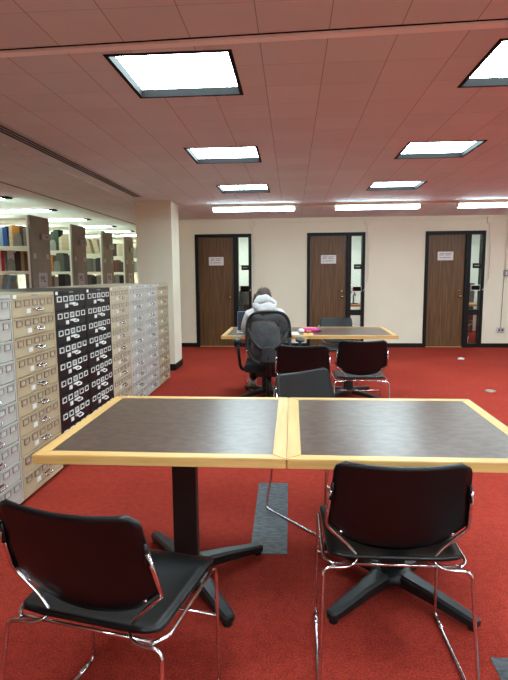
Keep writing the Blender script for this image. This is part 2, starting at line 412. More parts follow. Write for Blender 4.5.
# ------------------------------------------------------------------ sled-base stacking chair
def make_chair():
    t = thing('stacking_chair', 'x', 'chair')
    # seat: thin moulded shell, waterfall front, raised back edge
    bm = B()
    def seat(u, v):
        s = 2*u-1; y = -.195 + v*.425
        w = .216 + .014*v
        if v > .86: w -= (v-.86)**2*1.6
        if v < .1: w -= (.1-v)**2*3
        z = .452 - .014*(1-s*s)*math.sin(PI*min(1, v*1.05)) + .006*abs(s)**6
        if v > .8: z -= (v-.8)**2*.55
        if v < .12: z += (.12-v)**2*.8
        return (s*w, y, z)
    grid(bm, 14, 16, seat)
    o = obj('seat', bm, M['blackplastic'], t); solid(o, .012)
    # backrest: six-sided shell, curved, leaning back
    bm = B()
    def back(u, v):
        s = 2*u-1; z = .494 + v*.308
        if v < .27: w = .132 + (.224-.132)*(v/.27)
        else: w = .224 - .018*(v-.27)/.73
        if v > .9: w -= .03*(1-math.sqrt(max(0, 1-((v-.9)/.1)**2)))
        if v < .05: w -= .02*(1-v/.05)**2
        x = s*w
        z -= .013*(1-s*s)*(1-v)**3
        z -= .010*(1-s*s)*v**4 - .004*v**4
        y = -.185 - .085*v + .55*x*x + .02*(1-v)**3
        return (x, y, z)
    grid(bm, 16, 22, back)
    o = obj('backrest', bm, M['blackplastic'], t); solid(o, .011); 
    for s in (-1, 1):
        bm = B(); w = .205
        # rear: pocket on the back -> down the edge -> inward loop -> rear leg -> runner -> front leg -> seat side rail
        path = [(s*.2155, -.228, .705), (s*.226, -.188, .585), (s*.224, -.176, .56), (s*.155, -.168, .492), (s*.118, -.172, .446), (s*.150, -.198, .430), (s*.236, -.205, .430),
                (s*.25, -.285, .007), (s*.24, .185, .007), (s*.234, .192, .424), (s*.232, .16, .437), (s*.232, -.16, .436), (s*.2, -.196, .438)]
        tube(bm, path, .006, 8, rad=.028)
        f = obj('side_frame', bm, M['chrome'], t)
        bm = B(); tube(bm, [(s*.2405, .165, .0085), (s*.242, .105, .0085)], .0085, 8); obj('glide', bm, M['chrome'], f)
        bm = B(); lathe(bm, [(.0065, 0), (.006, -.004), (.0, -.005)], (s*.178, -.177, .54), 12, 'y'); obj('screw', bm, M['chrome'], t)
        bm = B(); tube(bm, [(s*.210, -.230, .73), (s*.2145, -.219, .67)], [.005, .008], 8); obj('back_socket', bm, M['blackplastic'], t)
    for (w_, y_, z_) in ((.236, .189, .262), (.2, -.187, .436)):
        bm = B(); tube(bm, [(-w_, y_, z_), (w_, y_, z_)], .0054, 8); obj('crossbar', bm, M['chrome'], t)
    return t
c0 = make_chair(); G = 'black stacking chairs with chrome sled legs'
def chair(x, y, rz, lab, first=False): return dup(c0, (x, y, 0), R(rz), lab, G, first)
chair(.338, 1.80, 0, 'black stacking chair in the right foreground, back to the camera, square to the near table', True)
chair(-.515, 1.436, -12, 'black stacking chair in the left foreground, turned slightly, back to the camera')
chair(.225, 2.87, -138.7, 'black stacking chair beyond the near tables, turned to show its smooth inner back')
chair(.10, 4.44, -3, 'black stacking chair right beside the mesh swivel chair, its back to the camera')
chair(.612, 4.76, 0, 'black stacking chair at the right half of the far table, back to the camera')
chair(.575, 6.62, 180, 'black stacking chair on the far side of the far table, before the middle door')
chair(-.33, 6.60, 178, 'black stacking chair behind the seated person, only its sled legs in view')

# ------------------------------------------------------------------ tables
def make_table():
    t = thing('pedestal_table', 'x', 'table')
    h = .457; z1 = .74; zt = .705; w = .05
    bm = B(); bx(bm, -h+w, h-w, -h+w, h-w, .71, z1-.0005); obj('tabletop', bm, M['lam'], t)
    bm = B(); 
    prism(bm, [(-h, -h), (h, -h), (h-w, -h+w), (-h+w, -h+w)], 'z', zt, z1, 0, .0025)
    prism(bm, [(-h, h), (h, h), (h-w, h-w), (-h+w, h-w)], 'z', zt, z1, 0, .0025)
    prism(bm, [(-h, -h), (-h+w, -h+w), (-h+w, h-w), (-h, h)], 'z', zt, z1, 1, .0025)
    prism(bm, [(h, -h), (h-w, -h+w), (h-w, h-w), (h, h)], 'z', zt, z1, 1, .0025)
    obj('wooden_edge', bm, [M['oak'], M['oakx']], t)
    bm = B(); bx(bm, -.053, .053, -.03, .03, .075, .7, .004); obj('pedestal_column', bm, M['blacksteel'], t)
    bm = B(); bx(bm, -.28, .28, -.28, .28, .7, .709, .001); obj('mounting_plate', bm, M['blacksteel'], t)
    b = B(); lathe(b, [(.085, .045), (.095, .06), (.085, .085), (.055, .1)], (0, 0, 0), 24); hub = obj('base_hub', b, M['blacksteel'], t)
    for k in range(4):
        bm = B(); pr = [(.06, .045, .045, .092), (.2, .034, .035, .078), (.36, .028, .022, .055), (.395, .024, .022, .05), (.405, .012, .024, .045)]
        rings = []
        for (x, hw, z0, zt_) in pr:
            rings.append([bm.verts.new(p) for p in ((x, -hw, z0), (x, hw, z0), (x, hw, zt_-.008), (x, hw*.6, zt_), (x, -hw*.6, zt_), (x, -hw, zt_-.008))])
        for a, c in zip(rings, rings[1:]):
            for q in range(6): bm.faces.new((a[q], a[(q+1) % 6], c[(q+1) % 6], c[q]))
        bm.faces.new(rings[0]); bm.faces.new(rings[-1])
        a = R(45 + 90*k); bmesh.ops.rotate(bm, verts=bm.verts, cent=(0,0,0), matrix=Matrix.Rotation(a, 3, 'Z'))
        f = obj('foot', bm, M['blacksteel'], t)
        bm = B(); lathe(bm, [(.018, 0), (.018, .016), (.008, .018), (.008, .026)], (.38*math.cos(a), .38*math.sin(a), 0), 12); obj('foot_pad', bm, M['rubber'], f)
    return t
tb = make_table()
def table(x, y, top_rot, lab, base_rot, first=False):
    t = dup(tb, (x, y, 0), R(top_rot), lab, 'square pedestal tables with blond wood edges', first)
    for ch in [c for c in C.objects if c.parent == t]:
        if ch.name.split('.')[0] in ('foot', 'base_hub'): ch.rotation_euler = (0, 0, R(base_rot))
    return t
table(.4395, 2.196, 0, 'near table on the right, square slate-grey top with blond wood edge', -1, True)
table(-.4755, 2.196, 0, 'near table on the left, square slate-grey top with blond wood edge', -9)
table(-.285, 5.82, 0, 'far table half on the left, where the person in the hoodie sits', -3)
table(.632, 5.835, 0, 'far table half on the right, empty topped and in front of the middle door', 3)

# ------------------------------------------------------------------ card / microfilm cabinets
def cab_mats(n, body, body2):
    return mat(n, body, .42, noise=((5, 5, 5), body2, 3))
CM = {'gray': cab_mats('cabinet_grey', (186, 184, 176), (178, 176, 168)), 'tan': cab_mats('cabinet_tan', (184, 168, 136), (177, 160, 128)),
      'black': cab_mats('cabinet_black', (16, 15, 18), (20, 19, 22)), 'pale': cab_mats('cabinet_pale_tan', (198, 184, 158), (190, 176, 150)),
      'silver': cab_mats('cabinet_silver', (196, 192, 184), (188, 184, 176))}
HM = {'gray': (168, 164, 158), 'tan': (156, 138, 124), 'black': (222, 222, 218), 'pale': (160, 146, 130), 'silver': (172, 166, 164)}
IM = {'gray': (200, 197, 190), 'tan': (186, 170, 142), 'black': (22, 20, 24), 'pale': (200, 188, 166), 'silver': (206, 203, 198)}
CW = .545; CH = 1.272; ND = 10
def make_cabinet(kind):
    t = thing('drawer_cabinet', 'x', 'cabinet'); m = CM[kind]
    hm = mat('holder_'+kind, HM[kind], .35, .3 if kind != 'black' else 0, noise=((40, 40, 40), tuple(max(0, v-8) for v in HM[kind]), 2))
    im = mat('holder_insert_'+kind, IM[kind], .6, noise=((40, 40, 40), tuple(max(0, v-6) for v in IM[kind]), 2))
    gm = mat('card_'+kind, (150, 150, 146), .6, noise=((60, 60, 60), (120, 120, 118), 3))
    # front faces +X, width along Y (0..CW), origin at front bottom corner nearest the camera
    bm = B(); w = CW-.004
    bx(bm, -.70, -.02, .002, w, .03, CH, .003); bx(bm, -.68, -.05, .02, w-.02, 0, .03)
    bx(bm, -.02, -.001, .002, .016, .03, CH, .001); bx(bm, -.02, -.001, w-.014, w, .03, CH, .001)
    bx(bm, -.02, -.001, .016, w-.014, CH-.022, CH, .001); bx(bm, -.02, -.001, .016, w-.014, .03, .055, .001)
    obj('cabinet_body', bm, m, t)
    pitch = (CH-.022-.055)/ND
    dm = hn = hd = cd = None
    for k in range(ND):
        z0 = .055 + k*pitch + .003; z1 = z0 + pitch - .006
        if dm is None:
            bm = B(); bx(bm, -.02, -.003, .019, w-.017, -pitch/2+.003, pitch/2-.003, .002)
            bx(bm, -.003, .002, .019, w-.017, pitch/2-.012, pitch/2-.004, .001)
            dr = obj('drawer', bm, m, t); dm = dr.data; dr.location = (0, 0, (z0+z1)/2)
        else:
            dr = bpy.data.objects.new('drawer', dm); C.objects.link(dr); dr.parent = t; dr.location = (0, 0, (z0+z1)/2)
        for q in range(5):
            if hn is None or q == 2 and not hasattr(hn, 'q2') and kind == 'x':
                pass
            y = .072 + q*.1
            key = 'g' if (q == 2 and kind == 'black') else 'n'
            if hd is None: hd = {}
            if key not in hd:
                bm = B(); a, b_, f = .032, .0195, .0065
                bx(bm, -.003, .003, -a, a, b_-f, b_, 0); bx(bm, -.003, .003, -a, a, -b_, -b_+f, 0)
                bx(bm, -.003, .003, -a, -a+f, -b_+f, b_-f, 0); bx(bm, -.003, .003, a-f, a, -b_+f, b_-f, 0)
                bx(bm, -.003, -.001, -a+f, a-f, -b_+f, b_-f, 0, 1)
                h = obj('label_holder', bm, [hm, gm if key == 'g' else im], dr); hd[key] = h.data
            else:
                h = bpy.data.objects.new('label_holder', hd[key]); C.objects.link(h); h.parent = dr
            h.location = (.001, y, .024)
        if hn is None:
            bm = B(); tube(bm, [(-.003, -.042, .006), (.02, -.042, .005), (.024, -.034, -.005), (.024, .034, -.005), (.02, .042, .005), (-.003, .042, .006)], .005, 8, rad=.01)
            bx(bm, -.003, .003, -.048, .048, .0, .014, .001)
            hh = obj('handle', bm, M['chrome'] if kind != 'black' else M['white'], dr); hn = hh.data
            bm = B(); bx(bm, -.003, .0015, -.023, .023, -.014, .014); cc = obj('label_card', bm, M['white'], dr); cd = cc.data
        else:
            hh = bpy.data.objects.new('handle', hn); C.objects.link(hh); hh.parent = dr
            cc = bpy.data.objects.new('label_card', cd); C.objects.link(cc); cc.parent = dr
        hh.location = (0, .29, -.022); cc.location = (0, .19, -.026)
    bm = B(); bx(bm, -.001, .001, .02, .055, CH-.034, CH-.004); obj('number_tag', bm, M['white'], t)
    bm = B(); bx(bm, -.001, .001, .24, .31, CH-.017, CH-.007); obj('name_plate', bm, M['lightmetal'] if kind != 'black' else M['lightmetal'], t)
    return t
y0 = 2.345
seq = [('gray', 'pale grey steel drawer cabinet cut by the left edge, nearest the camera'),
       ('tan', 'tan steel ten-drawer cabinet directly left of the black cabinets'),
       ('black', 'black drawer cabinet with white label frames, next to the near tan one'),
       ('black', 'black drawer cabinet with white label frames, the farther of the pair'),
       ('pale', 'pale tan drawer cabinet just beyond the black pair'),
       ('silver', 'silver-grey drawer cabinet standing right after the far pale tan one'),
       ('silver', 'silver-grey drawer cabinet, second to last before the column'),
       ('tan', 'tan drawer cabinet at the far end of the row by the column')]
made = {}
for i, (k, lab) in enumerate(seq):
    pos = (-1.614, y0+i*CW, 0)
    if k not in made:
        made[k] = make_cabinet(k); made[k].location = pos; made[k]['label'] = lab; made[k]['group'] = 'steel drawer cabinets along the aisle'
    else: dup(made[k], pos, 0, lab, 'steel drawer cabinets along the aisle')

# ------------------------------------------------------------------ book stacks
RY = [6.76, 8.08, 9.41, 10.71, 12.03]; RX = -3.45
SH = [.12, .45, .80, 1.155, 1.44, 1.77]
order = ['nearest', 'second', 'third', 'fourth', 'fifth']
def make_case():
    t = thing('bookcase', 'x', 'bookcase')
    bm = B(); bx(bm, -.03, 0, 0, .54, 0, 2.18, .002); obj('end_panel', bm, M['endpanel'], t)
    for (x, y) in ((-.06, 0), (-.06, .5), (-.98, 0), (-.98, .5), (-1.9, 0), (-1.9, .5)):
        bm = B(); bx(bm, x, x+.029, y, y+.04, 0, 2.18, .002); obj('upright', bm, M['offwhite'], t)
    for x0 in (-.95, -1.87):
        bm = B(); bx(bm, x0, x0+.888, .0, .54, 2.135, 2.175, .002); obj('canopy', bm, M['offwhite'], t)
        for z in SH:
            bm = B(); bx(bm, x0, x0+.888, .005, .535, z-.012, z); bx(bm, x0, x0+.888, .0, .006, z-.037, z+.004, .001); bx(bm, x0, x0+.888, .534, .54, z-.037, z+.004, .001)
            obj('shelf', bm, M['offwhite'], t)
    return t
k0 = make_case()
for i, y in enumerate(RY):
    dup(k0, (RX, y, 0), 0, 'open steel bookcase with a brown-grey end panel, %s of the rows of stacks' % order[i], 'rows of library stacks', i == 0)
# signs on the end panels
for i, y in enumerate(RY[:4]):
    X = RX
    w = '%s bookcase' % order[i]
    t = thing('range_sign', 'small framed range card on the end panel of the %s' % w, 'sign', (X, y+.37, 1.91), 0, 'framed range cards')
    bm = B(); bx(bm, 0, .035, -.13, .13, -.045, .045, .003); obj('sign_frame', bm, M['lightmetal'], t)
    bm = B(); bx(bm, .035, .037, -.11, .11, -.032, .032); bx(bm, .037, .0375, -.04, .05, -.005, .008, 0, 1); obj('sign_card', bm, [mat('range_card', (178, 172, 168), .6, noise=((20,20,20), (170, 164, 160), 2)), M['ink']], t)
    for j, (dy, nm) in enumerate(((.08, 'left'), (.45, 'right'))):
        bm = B(); bx(bm, X-.0005, X+.004, y+dy-.035, y+dy+.035, 1.61, 1.68, .001)
        tag(obj('notice_card', bm, M['lavender']), 'small square pale card at the %s of the %s end panel' % (nm, order[i]), 'notice', 'square cards on the end panels')
    t = thing('paper_sign', 'pale paper sign lettered ML low on the end panel of the %s' % w, 'sign', (X, y+.28, 1.30), 0, 'paper signs on the end panels')
    bm = B(); bx(bm, 0, .003, -.125, .125, -.13, .12, .001); obj('sign_sheet', bm, M['lavender'], t)
    cu = bpy.data.curves.new('lettering', 'FONT'); cu.body = 'ML'; cu.size = .13; cu.align_x = 'CENTER'; cu.align_y = 'CENTER'; cu.extrude = .0006
    tmp = bpy.data.objects.new('tmp', cu); C.objects.link(tmp); dg = bpy.context.evaluated_depsgraph_get()
    me = bpy.data.meshes.new_from_object(tmp.evaluated_get(dg)); bpy.data.objects.remove(tmp)
    me.materials.clear(); me.materials.append(M['ink'])
    l = bpy.data.objects.new('lettering', me); C.objects.link(l); l.parent = t; l.location = (.004, 0, .03); l.rotation_euler = (PI/2, 0, PI/2)
    bm = B(); bx(bm, .003, .0038, -.06, .07, -.085, -.075); obj('small_print', bm, M['ink'], t)

BC = {'light blue': (150, 180, 205), 'blue': (42, 82, 150), 'dark blue': (32, 42, 74), 'cream': (222, 212, 180), 'orange': (214, 150, 52), 'grey': (140, 138, 132),
      'brown': (92, 70, 50), 'dark brown': (58, 42, 34), 'teal': (120, 176, 180), 'white': (226, 226, 220), 'red': (186, 40, 52), 'tan': (164, 136, 96),
      'black': (24, 24, 26), 'dark green': (34, 62, 42), 'beige': (196, 182, 150), 'dark grey': (66, 66, 68), 'grey-green': (96, 104, 94), 'reddish brown': (112, 58, 48), 'yellow': (214, 190, 60)}
BM = {k: mat('cover_'+k.replace(' ', '_'), v, .55, noise=((20, 20, 20), tuple(int(x*.92) for x in v), 2)) for k, v in BC.items()}
PG = mat('paper_edges', (220, 212, 190), .8, noise=((4, 200, 4), (204, 196, 172), 2))
BK = {}
def book(col, x, y, z, th, h, dp, lab, grp, lean=0):
    key = (col, round(th, 3), round(h, 3), round(dp, 3))
    if key not in BK:
        cv = B(); bx(cv, -th/2, th/2, 0, .006, 0, h, .0015); bx(cv, -th/2, -th/2+.003, .004, dp, 0, h); bx(cv, th/2-.003, th/2, .004, dp, 0, h)
        o = obj('book', cv, BM[col]); pg = B(); bx(pg, -th/2+.003, th/2-.003, .006, dp-.006, .003, h-.004); p = obj('pages', pg, PG, o); BK[key] = o
    else: 
        s = BK[key]; o = copy_tree(s, None)
    o.location = (x, y, z); o.rotation_euler = (0, lean, 0)
    return tag(o, lab, 'book', grp)
def row(case, shelf, spec, dark=False):
    # spec: list of (colour, count, thickness, height, lean) from the end panel leftwards; None = gap
    x = RX - .068; zn = ['bottom', 'fifth', 'fourth', 'third', 'second', 'top'][shelf]
    for s in spec:
        if s[0] is None: x -= s[1]; continue
        col, n, th, h, lean = s
        for q in range(n):
            hh = round(h + random.choice((-.012, 0, .008)), 3); L_ = lean
            extra = abs(math.sin(L_))*hh
            x -= th/2 + (extra if q == 0 and L_ > 0 else 0)
            book(col, x, RY[case]+.02, SH[shelf]+.001+abs(math.sin(L_))*th/2, th, hh, .17,
                 '%s book on the %s shelf of the %s bookcase' % (col, zn, order[case]), '%s books on the %s shelf of the %s bookcase' % (col, zn, order[case]), L_)
            x -= th/2 + .0015
            if q == n-1 and L_ < 0: x -= extra
def bookend(case, shelf, x):
    bm = B(); prism(bm, [(-.055, 0), (.055, 0), (.055, .1), (.045, .15), (.02, .17), (-.02, .17), (-.045, .15), (-.055, .1)], 'y', 0, .003)
    bx(bm, -.055, .055, 0, .012, 0, .002)
    o = obj('bookend', bm, M['bookend']); o.location = (x, RY[case]+.008, SH[shelf]+.0005)
    tag(o, 'grey-green steel bookend on the %s shelf of the %s bookcase' % (['bottom', 'fifth', 'fourth', 'third', 'second', 'top'][shelf], order[case]), 'bookend', 'steel bookends in the stacks')
# nearest bookcase
row(0, 5, [('grey', 2, .022, .25, 0), ('brown', 2, .022, .26, 0), (None, .01), ('orange', 3, .03, .27, 0), ('cream', 2, .02, .28, 0), (None, .03), ('blue', 2, .028, .26, 0), ('light blue', 2, .026, .25, 0), ('white', 2, .03, .26, 0), ('grey', 3, .03, .25, 0)])
row(0, 4, [('brown', 2, .026, .25, 0), ('tan', 2, .022, .26, 0), ('dark brown', 3, .028, .26, 0), ('white', 3, .03, .27, 0), (None, .02), ('grey', 1, .026, .25, 0), ('red', 2, .02, .27, 0), ('white', 1, .02, .25, 0), ('teal', 2, .022, .26, 0), ('cream', 3, .03, .25, 0)])
row(0, 3, [('grey', 2, .025, .25, 0), (None, .2), ('light blue', 2, .02, .24, .25), ('white', 2, .02, .24, .25), ('grey', 2, .03, .23, 0), ('brown', 3, .03, .23, 0)])
bookend(0, 5, RX-.19); bookend(0, 4, RX-.3); bookend(0, 3, RX-.28)
# second
row(1, 5, [('beige', 5, .022, .25, 0), ('cream', 2, .022, .22, 0), ('dark green', 3, .04, .32, 0), ('grey', 2, .03, .25, 0), ('dark grey', 3, .03, .25, 0)])
row(1, 4, [('dark grey', 3, .03, .25, 0), ('grey-green', 4, .03, .29, 0), ('brown', 2, .03, .26, 0), ('orange', 1, .02, .27, 0), ('red', 2, .022, .26, 0), ('brown', 3, .03, .25, 0)])
row(1, 3, [('dark grey', 3, .03, .22, 0), ('black', 3, .035, .255, 0), ('grey', 2, .03, .2, 0), ('reddish brown', 3, .03, .22, 0), ('dark grey', 2, .03, .22, 0)])
bookend(1, 5, RX-.33); bookend(1, 4, RX-.28)
# third
row(2, 5, [('cream', 4, .022, .27, -.22), ('beige', 5, .022, .27, -.2), (None, .03), ('white', 3, .025, .25, 0)])
row(2, 4, [('dark grey', 3, .03, .25, 0), ('grey', 2, .02, .22, 0), ('grey-green', 4, .028, .25, 0), ('black', 3, .035, .24, 0), ('dark grey', 2, .03, .24, 0)])
row(2, 3, [('grey', 3, .028, .22, 0), ('black', 3, .03, .2, 0), ('dark grey', 4, .03, .23, 0), ('black', 3, .04, .2, 0)])
# fourth
row(3, 5, [('cream', 4, .02, .25, 0), ('white', 2, .02, .24, 0), ('dark brown', 3, .03, .26, 0), ('beige', 3, .03, .25, 0), ('grey', 2, .03, .25, 0)])
row(3, 4, [('dark grey', 3, .03, .22, 0), ('reddish brown', 3, .03, .25, 0), ('black', 4, .03, .25, 0), ('grey', 3, .03, .24, 0)])
row(3, 3, [('black', 3, .03, .22, 0), ('grey', 3, .03, .25, 0), ('dark grey', 4, .03, .22, 0), ('black', 2, .03, .22, 0)])
# fifth
row(4, 5, [('cream', 3, .03, .25, 0), ('grey', 4, .03, .25, 0)])
row(4, 4, [('dark grey', 3, .03, .24, 0), ('grey', 4, .03, .25, 0)])

# ------------------------------------------------------------------ things on the wall
for i, d in enumerate(DX):
    n = ['left', 'middle', 'right'][i]
    t = thing('door_sign', 'white printed notice on the %s brown door' % n, 'sign', (d+[.255, .26, .235][i]+.14, YW+.03, [1.625, 1.64, 1.68][i]), 0, 'printed notices on the doors')
    bm = B(); bx(bm, -.14, .14, -.004, 0, -.078, .078, .001); obj('sign_sheet', bm, M['white'], t)
    bm = B()
    for (zz, a, b_) in ((.045, -.11, -.02), (.045, .0, .1), (.018, -.11, -.03), (.018, -.01, .09), (-.03, -.11, -.075), (-.03, -.06, .095)):
        bx(bm, a, b_, -.0048, -.004, zz-.006, zz+.006)
    obj('faint_print', bm, M['lightmetal'], t)
    t = thing('name_plaque', 'black name plaque inside the sidelight of the %s door' % n, 'sign', (d+.94, YW, 1.50), 0, 'black plaques in the sidelights')
    bm = B(); bx(bm, -.07, .07, .036, .048, -.045, .045, .002); obj('plaque', bm, M['trimblack'], t)
    bm = B(); bx(bm, -.045, .045, .034, .036, -.008, .01); obj('plaque_strip', bm, M['lightmetal'], t)
    z = [1.105, 1.09, 1.10][i]
    t = thing('room_tablet', 'white framed room booking screen beside the %s door' % n if i else 'dark booking screen on the sidelight of the left door', 'screen', (d+.93, YW+.02, z))
    bm = B(); w_, h_ = .085, .052
    bx(bm, -w_, w_, -.012, .008, -h_, h_, .004); obj('screen_body', bm, M['white'] if i else M['frame_dark'], t)
    bm = B(); bx(bm, -w_+.012, w_-.012, -.014, -.0122, -h_+.012, h_-.012); obj('display', bm, M['frame_dark'], t)
    bm = B(); bx(bm, -w_+.003, -w_+.014, -.0155, -.014, -h_+.01, h_-.01); obj('red_light_bar', bm, mat('red_bar%d' % i, (215, 60, 70), .5, noise=((30,30,30), (205, 52, 62), 2)), t)
    # junction box and cord
    x = [-.74, 1.375, 3.535][i]
    t = thing('junction_box', 'painted junction box high on the wall right of the %s door' % n, 'junction box', (x, YW, 2.31), 0, 'junction boxes under the ceiling')
    bm = B(); bx(bm, -.045, .045, -.045, 0, -.05, .06, .004); obj('box', bm, M['wall'], t)
    bm = B(); bx(bm, -.012, .012, -.03, 0, -.1, -.05, .003); obj('connector', bm, M['column'], t)
    bm = B(); tx = d+FW-.11
    tube(bm, [(x, YW-.012, 2.2), (x+.015, YW-.012, 1.8), (x+.005, YW-.012, 1.25), (x-.03, YW-.014, 1.1), (tx+.08, YW-.03, z-.04)], .0055, 6, rad=.05)
    tag(obj('power_cord', bm, M['white']), 'thin white cord dropping from the junction box to the %s door screen' % n, 'cord', 'white cords beside the doors')
    bm = B(); bx(bm, x+.03, x+.05, YW-.024, YW-.001, 1.25, 1.9, .003); tag(obj('cord_cover', bm, M['column']), 'narrow vertical cord cover right of the %s door' % n, 'raceway', 'narrow cord covers')
# slack cable under the ceiling
def sag(x0, x1, z, amp, n=24):
    return [(x0+(x1-x0)*k/n, YW-.007, z + amp*math.sin(k*1.1)*.5 - amp*math.sin(PI*k/n)) for k in range(n+1)]
for (a, b_, lab) in ((-.69, 1.32, 'grey cable along the top of the wall between the left and middle boxes'), (1.43, 3.48, 'grey cable along the top of the wall between the middle and right boxes'), (3.6, 6.5, 'grey cable along the top of the wall, right of the last box')):
    bm = B(); tube(bm, sag(a, b_, 2.335, .012), .0075, 6); tag(obj('cable', bm, M['column']), lab, 'cable')
t = thing('switch_box', 'metal switch box on the wall at the right edge, with conduit', 'switch', (3.865, YW, 1.36))
bm = B(); bx(bm, -.04, .04, -.04, 0, -.06, .06, .003); obj('box', bm, M['lightmetal'], t)
bm = B(); bx(bm, -.012, .012, -.044, -.04, -.03, .03, .001); obj('switch_plate', bm, M['white'], t)
bm = B(); tube(bm, [(3.845, YW-.01, 2.395), (3.85, YW-.01, 1.42)], .009, 8); tag(obj('conduit', bm, M['wall']), 'painted conduit from the ceiling down to the wall switch box', 'conduit')
bm = B(); tube(bm, [(3.835, YW-.008, 1.3), (3.82, YW-.008, .36)], .006, 8); tag(obj('conduit', bm, M['lightmetal']), 'thin conduit between the switch box and the wall outlet', 'conduit')
t = thing('wall_outlet', 'wall outlet with two dark sockets low at the right edge', 'outlet', (3.82, YW, .325))
bm = B(); bx(bm, -.065, .065, -.03, 0, -.042, .042, .003); obj('outlet_plate', bm, M['lavender'], t)
for s in (-1, 1):
    bm = B(); bx(bm, s*.028-.016, s*.028+.016, -.033, -.03, -.018, .018, .002); obj('socket', bm, M['trimblack'], t)

# ------------------------------------------------------------------ floor things
bm = B(); prism(bm, [(-.207, 2.42), (-.023, 2.42), (-.025, 3.305), (-.218, 3.30)], 'z', .0, .003, 0)
tag(obj('floor_tape', bm, M['tape']), 'long dark grey patch of tape on the carpet behind the near table', 'floor tape')
bm = B(); prism(bm, [(.712, 1.1), (1.15, 1.1), (1.15, 1.768), (.712, 1.768)], 'z', .0, .003, 0)
tag(obj('floor_tape', bm, M['tape']), 'dark grey tape patch on the carpet at the lower right corner', 'floor tape')
bm = B(); lathe(bm, [(.062, 0), (.062, .006), (.045, .012), (.0, .013)], (2.31, 6.13, 0), 20); tag(obj('floor_outlet', bm, M['stain']), 'round silver floor outlet cover on the open carpet at the right', 'floor outlet')
bm = B(); prism(bm, [(2.64, 8.40), (2.70, 8.36), (2.75, 8.42), (2.72, 8.50), (2.66, 8.47)], 'z', 0, .02, 0, .004); tag(obj('paper_scrap', bm, M['white']), 'small white scrap lying on the carpet before the right door', 'litter')

# ------------------------------------------------------------------ inside the small offices
wood = mat('office_desk_wood', (178, 124, 74), .45, noise=((3, 40, 40), (160, 108, 62), 3))
def desk(x0, x1, y0_, lab):
    t = thing('office_desk', lab, 'desk', ((x0+x1)/2, y0_, 0)); w = (x1-x0)/2
    bm = B(); bx(bm, -w, w, 0, .7, .70, .74, .003); obj('desktop', bm, wood, t)
    for s in (-1, 1):
        bm = B(); bx(bm, s*(w-.03)-.015, s*(w-.03)+.015, .02, .68, 0, .70, .002); obj('side_panel', bm, wood, t)
desk(-1.9, -.55, 11.3, 'wooden desk in the office behind the left door')
desk(.75, 1.7, 10.75, 'wooden desk in the office behind the middle door')
desk(3.15, 4.5, 10.75, 'wooden desk in the office behind the right door')
# office chair seen dark through the left sidelight
def dark_chair(x, y, rz, lab):
    t = thing('office_chair', lab, 'chair', (x, y, 0), rz)
    bm = B(); grid(bm, 8, 8, lambda u, v: ((u-.5)*(.46-.1*abs(v-.4)), -.22-.06*v+.12*(2*u-1)**2*.5, .55+.5*v)); solid(obj('backrest', bm, M['chairdark'], t), .04)
    bm = B(); bx(bm, -.24, .24, -.2, .26, .44, .51, .03); obj('seat', bm, M['seatfabric'], t)
    bm = B(); tube(bm, [(0, 0, .06), (0, 0, .44)], .025, 10); obj('gas_post', bm, M['chairdark'], t)
    for k in range(5):
        a = 2*PI*k/5+.3; bm = B(); tube(bm, [(0, 0, .1), (.27*math.cos(a), .27*math.sin(a), .07)], [.025, .015], 8); l = obj('base_arm', bm, M['chairdark'], t)
        bm = B(); lathe(bm, [(.025, -.012), (.025, .012)], (.27*math.cos(a), .27*math.sin(a), .028), 12, 'y'); obj('caster', bm, M['rubber'], l)
dark_chair(-1.02, 10.6, .5, 'dark office chair seen through the left sidelight')
dark_chair(3.93, 10.4, 2.5, 'dark blue-black office chair seen through the right sidelight')
# desk fan behind the middle sidelight
t = thing('desk_fan', 'dark desk fan on the desk behind the middle sidelight', 'fan', (1.28, 11.0, .74))
bm = B(); lathe(bm, [(.1, 0), (.1, .015), (.02, .03), (.015, .2)], (0, 0, 0), 20); obj('fan_base', bm, M['trimblack'], t)
bm = B()
for r_ in (.05, .09, .13): 
    tube(bm, [(r_*math.cos(2*PI*k/20), -.05, .27+r_*math.sin(2*PI*k/20)) for k in range(21)], .004, 6)
for k in range(10): tube(bm, [(0, -.05, .27), (.13*math.cos(PI*k/5), -.05, .27+.13*math.sin(PI*k/5))], .002, 5)
obj('guard', bm, M['chrome'], t)
for k in range(4):
    a = k*PI/2+.3; bm = B(); prism(bm, [(0, 0), (.1*math.cos(a-.3), .1*math.sin(a-.3)), (.11*math.cos(a+.2), .11*math.sin(a+.2)), (.05*math.cos(a+.5), .05*math.sin(a+.5))], 'y', -.02, -.014)
    b_ = obj('fan_blade', bm, M['trimblack'], t); b_.location = (0, 0, .27)
t = thing('monitor', 'dark monitor on the desk behind the right sidelight', 'monitor', (3.5, 11.05, .74))
bm = B(); bx(bm, -.25, .25, 0, .03, .1, .42, .004); obj('screen', bm, M['screenblue'], t)
bm = B(); bx(bm, -.1, .1, -.06, .1, 0, .012, .003); bx(bm, -.02, .02, .03, .05, .012, .25); obj('stand', bm, M['trimblack'], t)
t = thing('bookshelf', 'dark shelf unit against the wall behind the right sidelight', 'shelf', (3.75, 12.25, 0))
bm = B(); bx(bm, -.4, .4, 0, .3, .0, .9, .002); obj('shelf_body', bm, M['chairdark'], t)
bm = B(); bx(bm, -.42, .42, -.02, .32, .9, .93, .002); obj('shelf_top', bm, wood, t)
t = thing('potted_plant', 'dark leafy potted plant low behind the right sidelight', 'plant', (3.27, 10.12, 0))
bm = B(); lathe(bm, [(.07, 0), (.09, .16), (.08, .16), (.075, .13)], (0, 0, 0), 18); obj('pot', bm, M['white'], t)
bm = B()
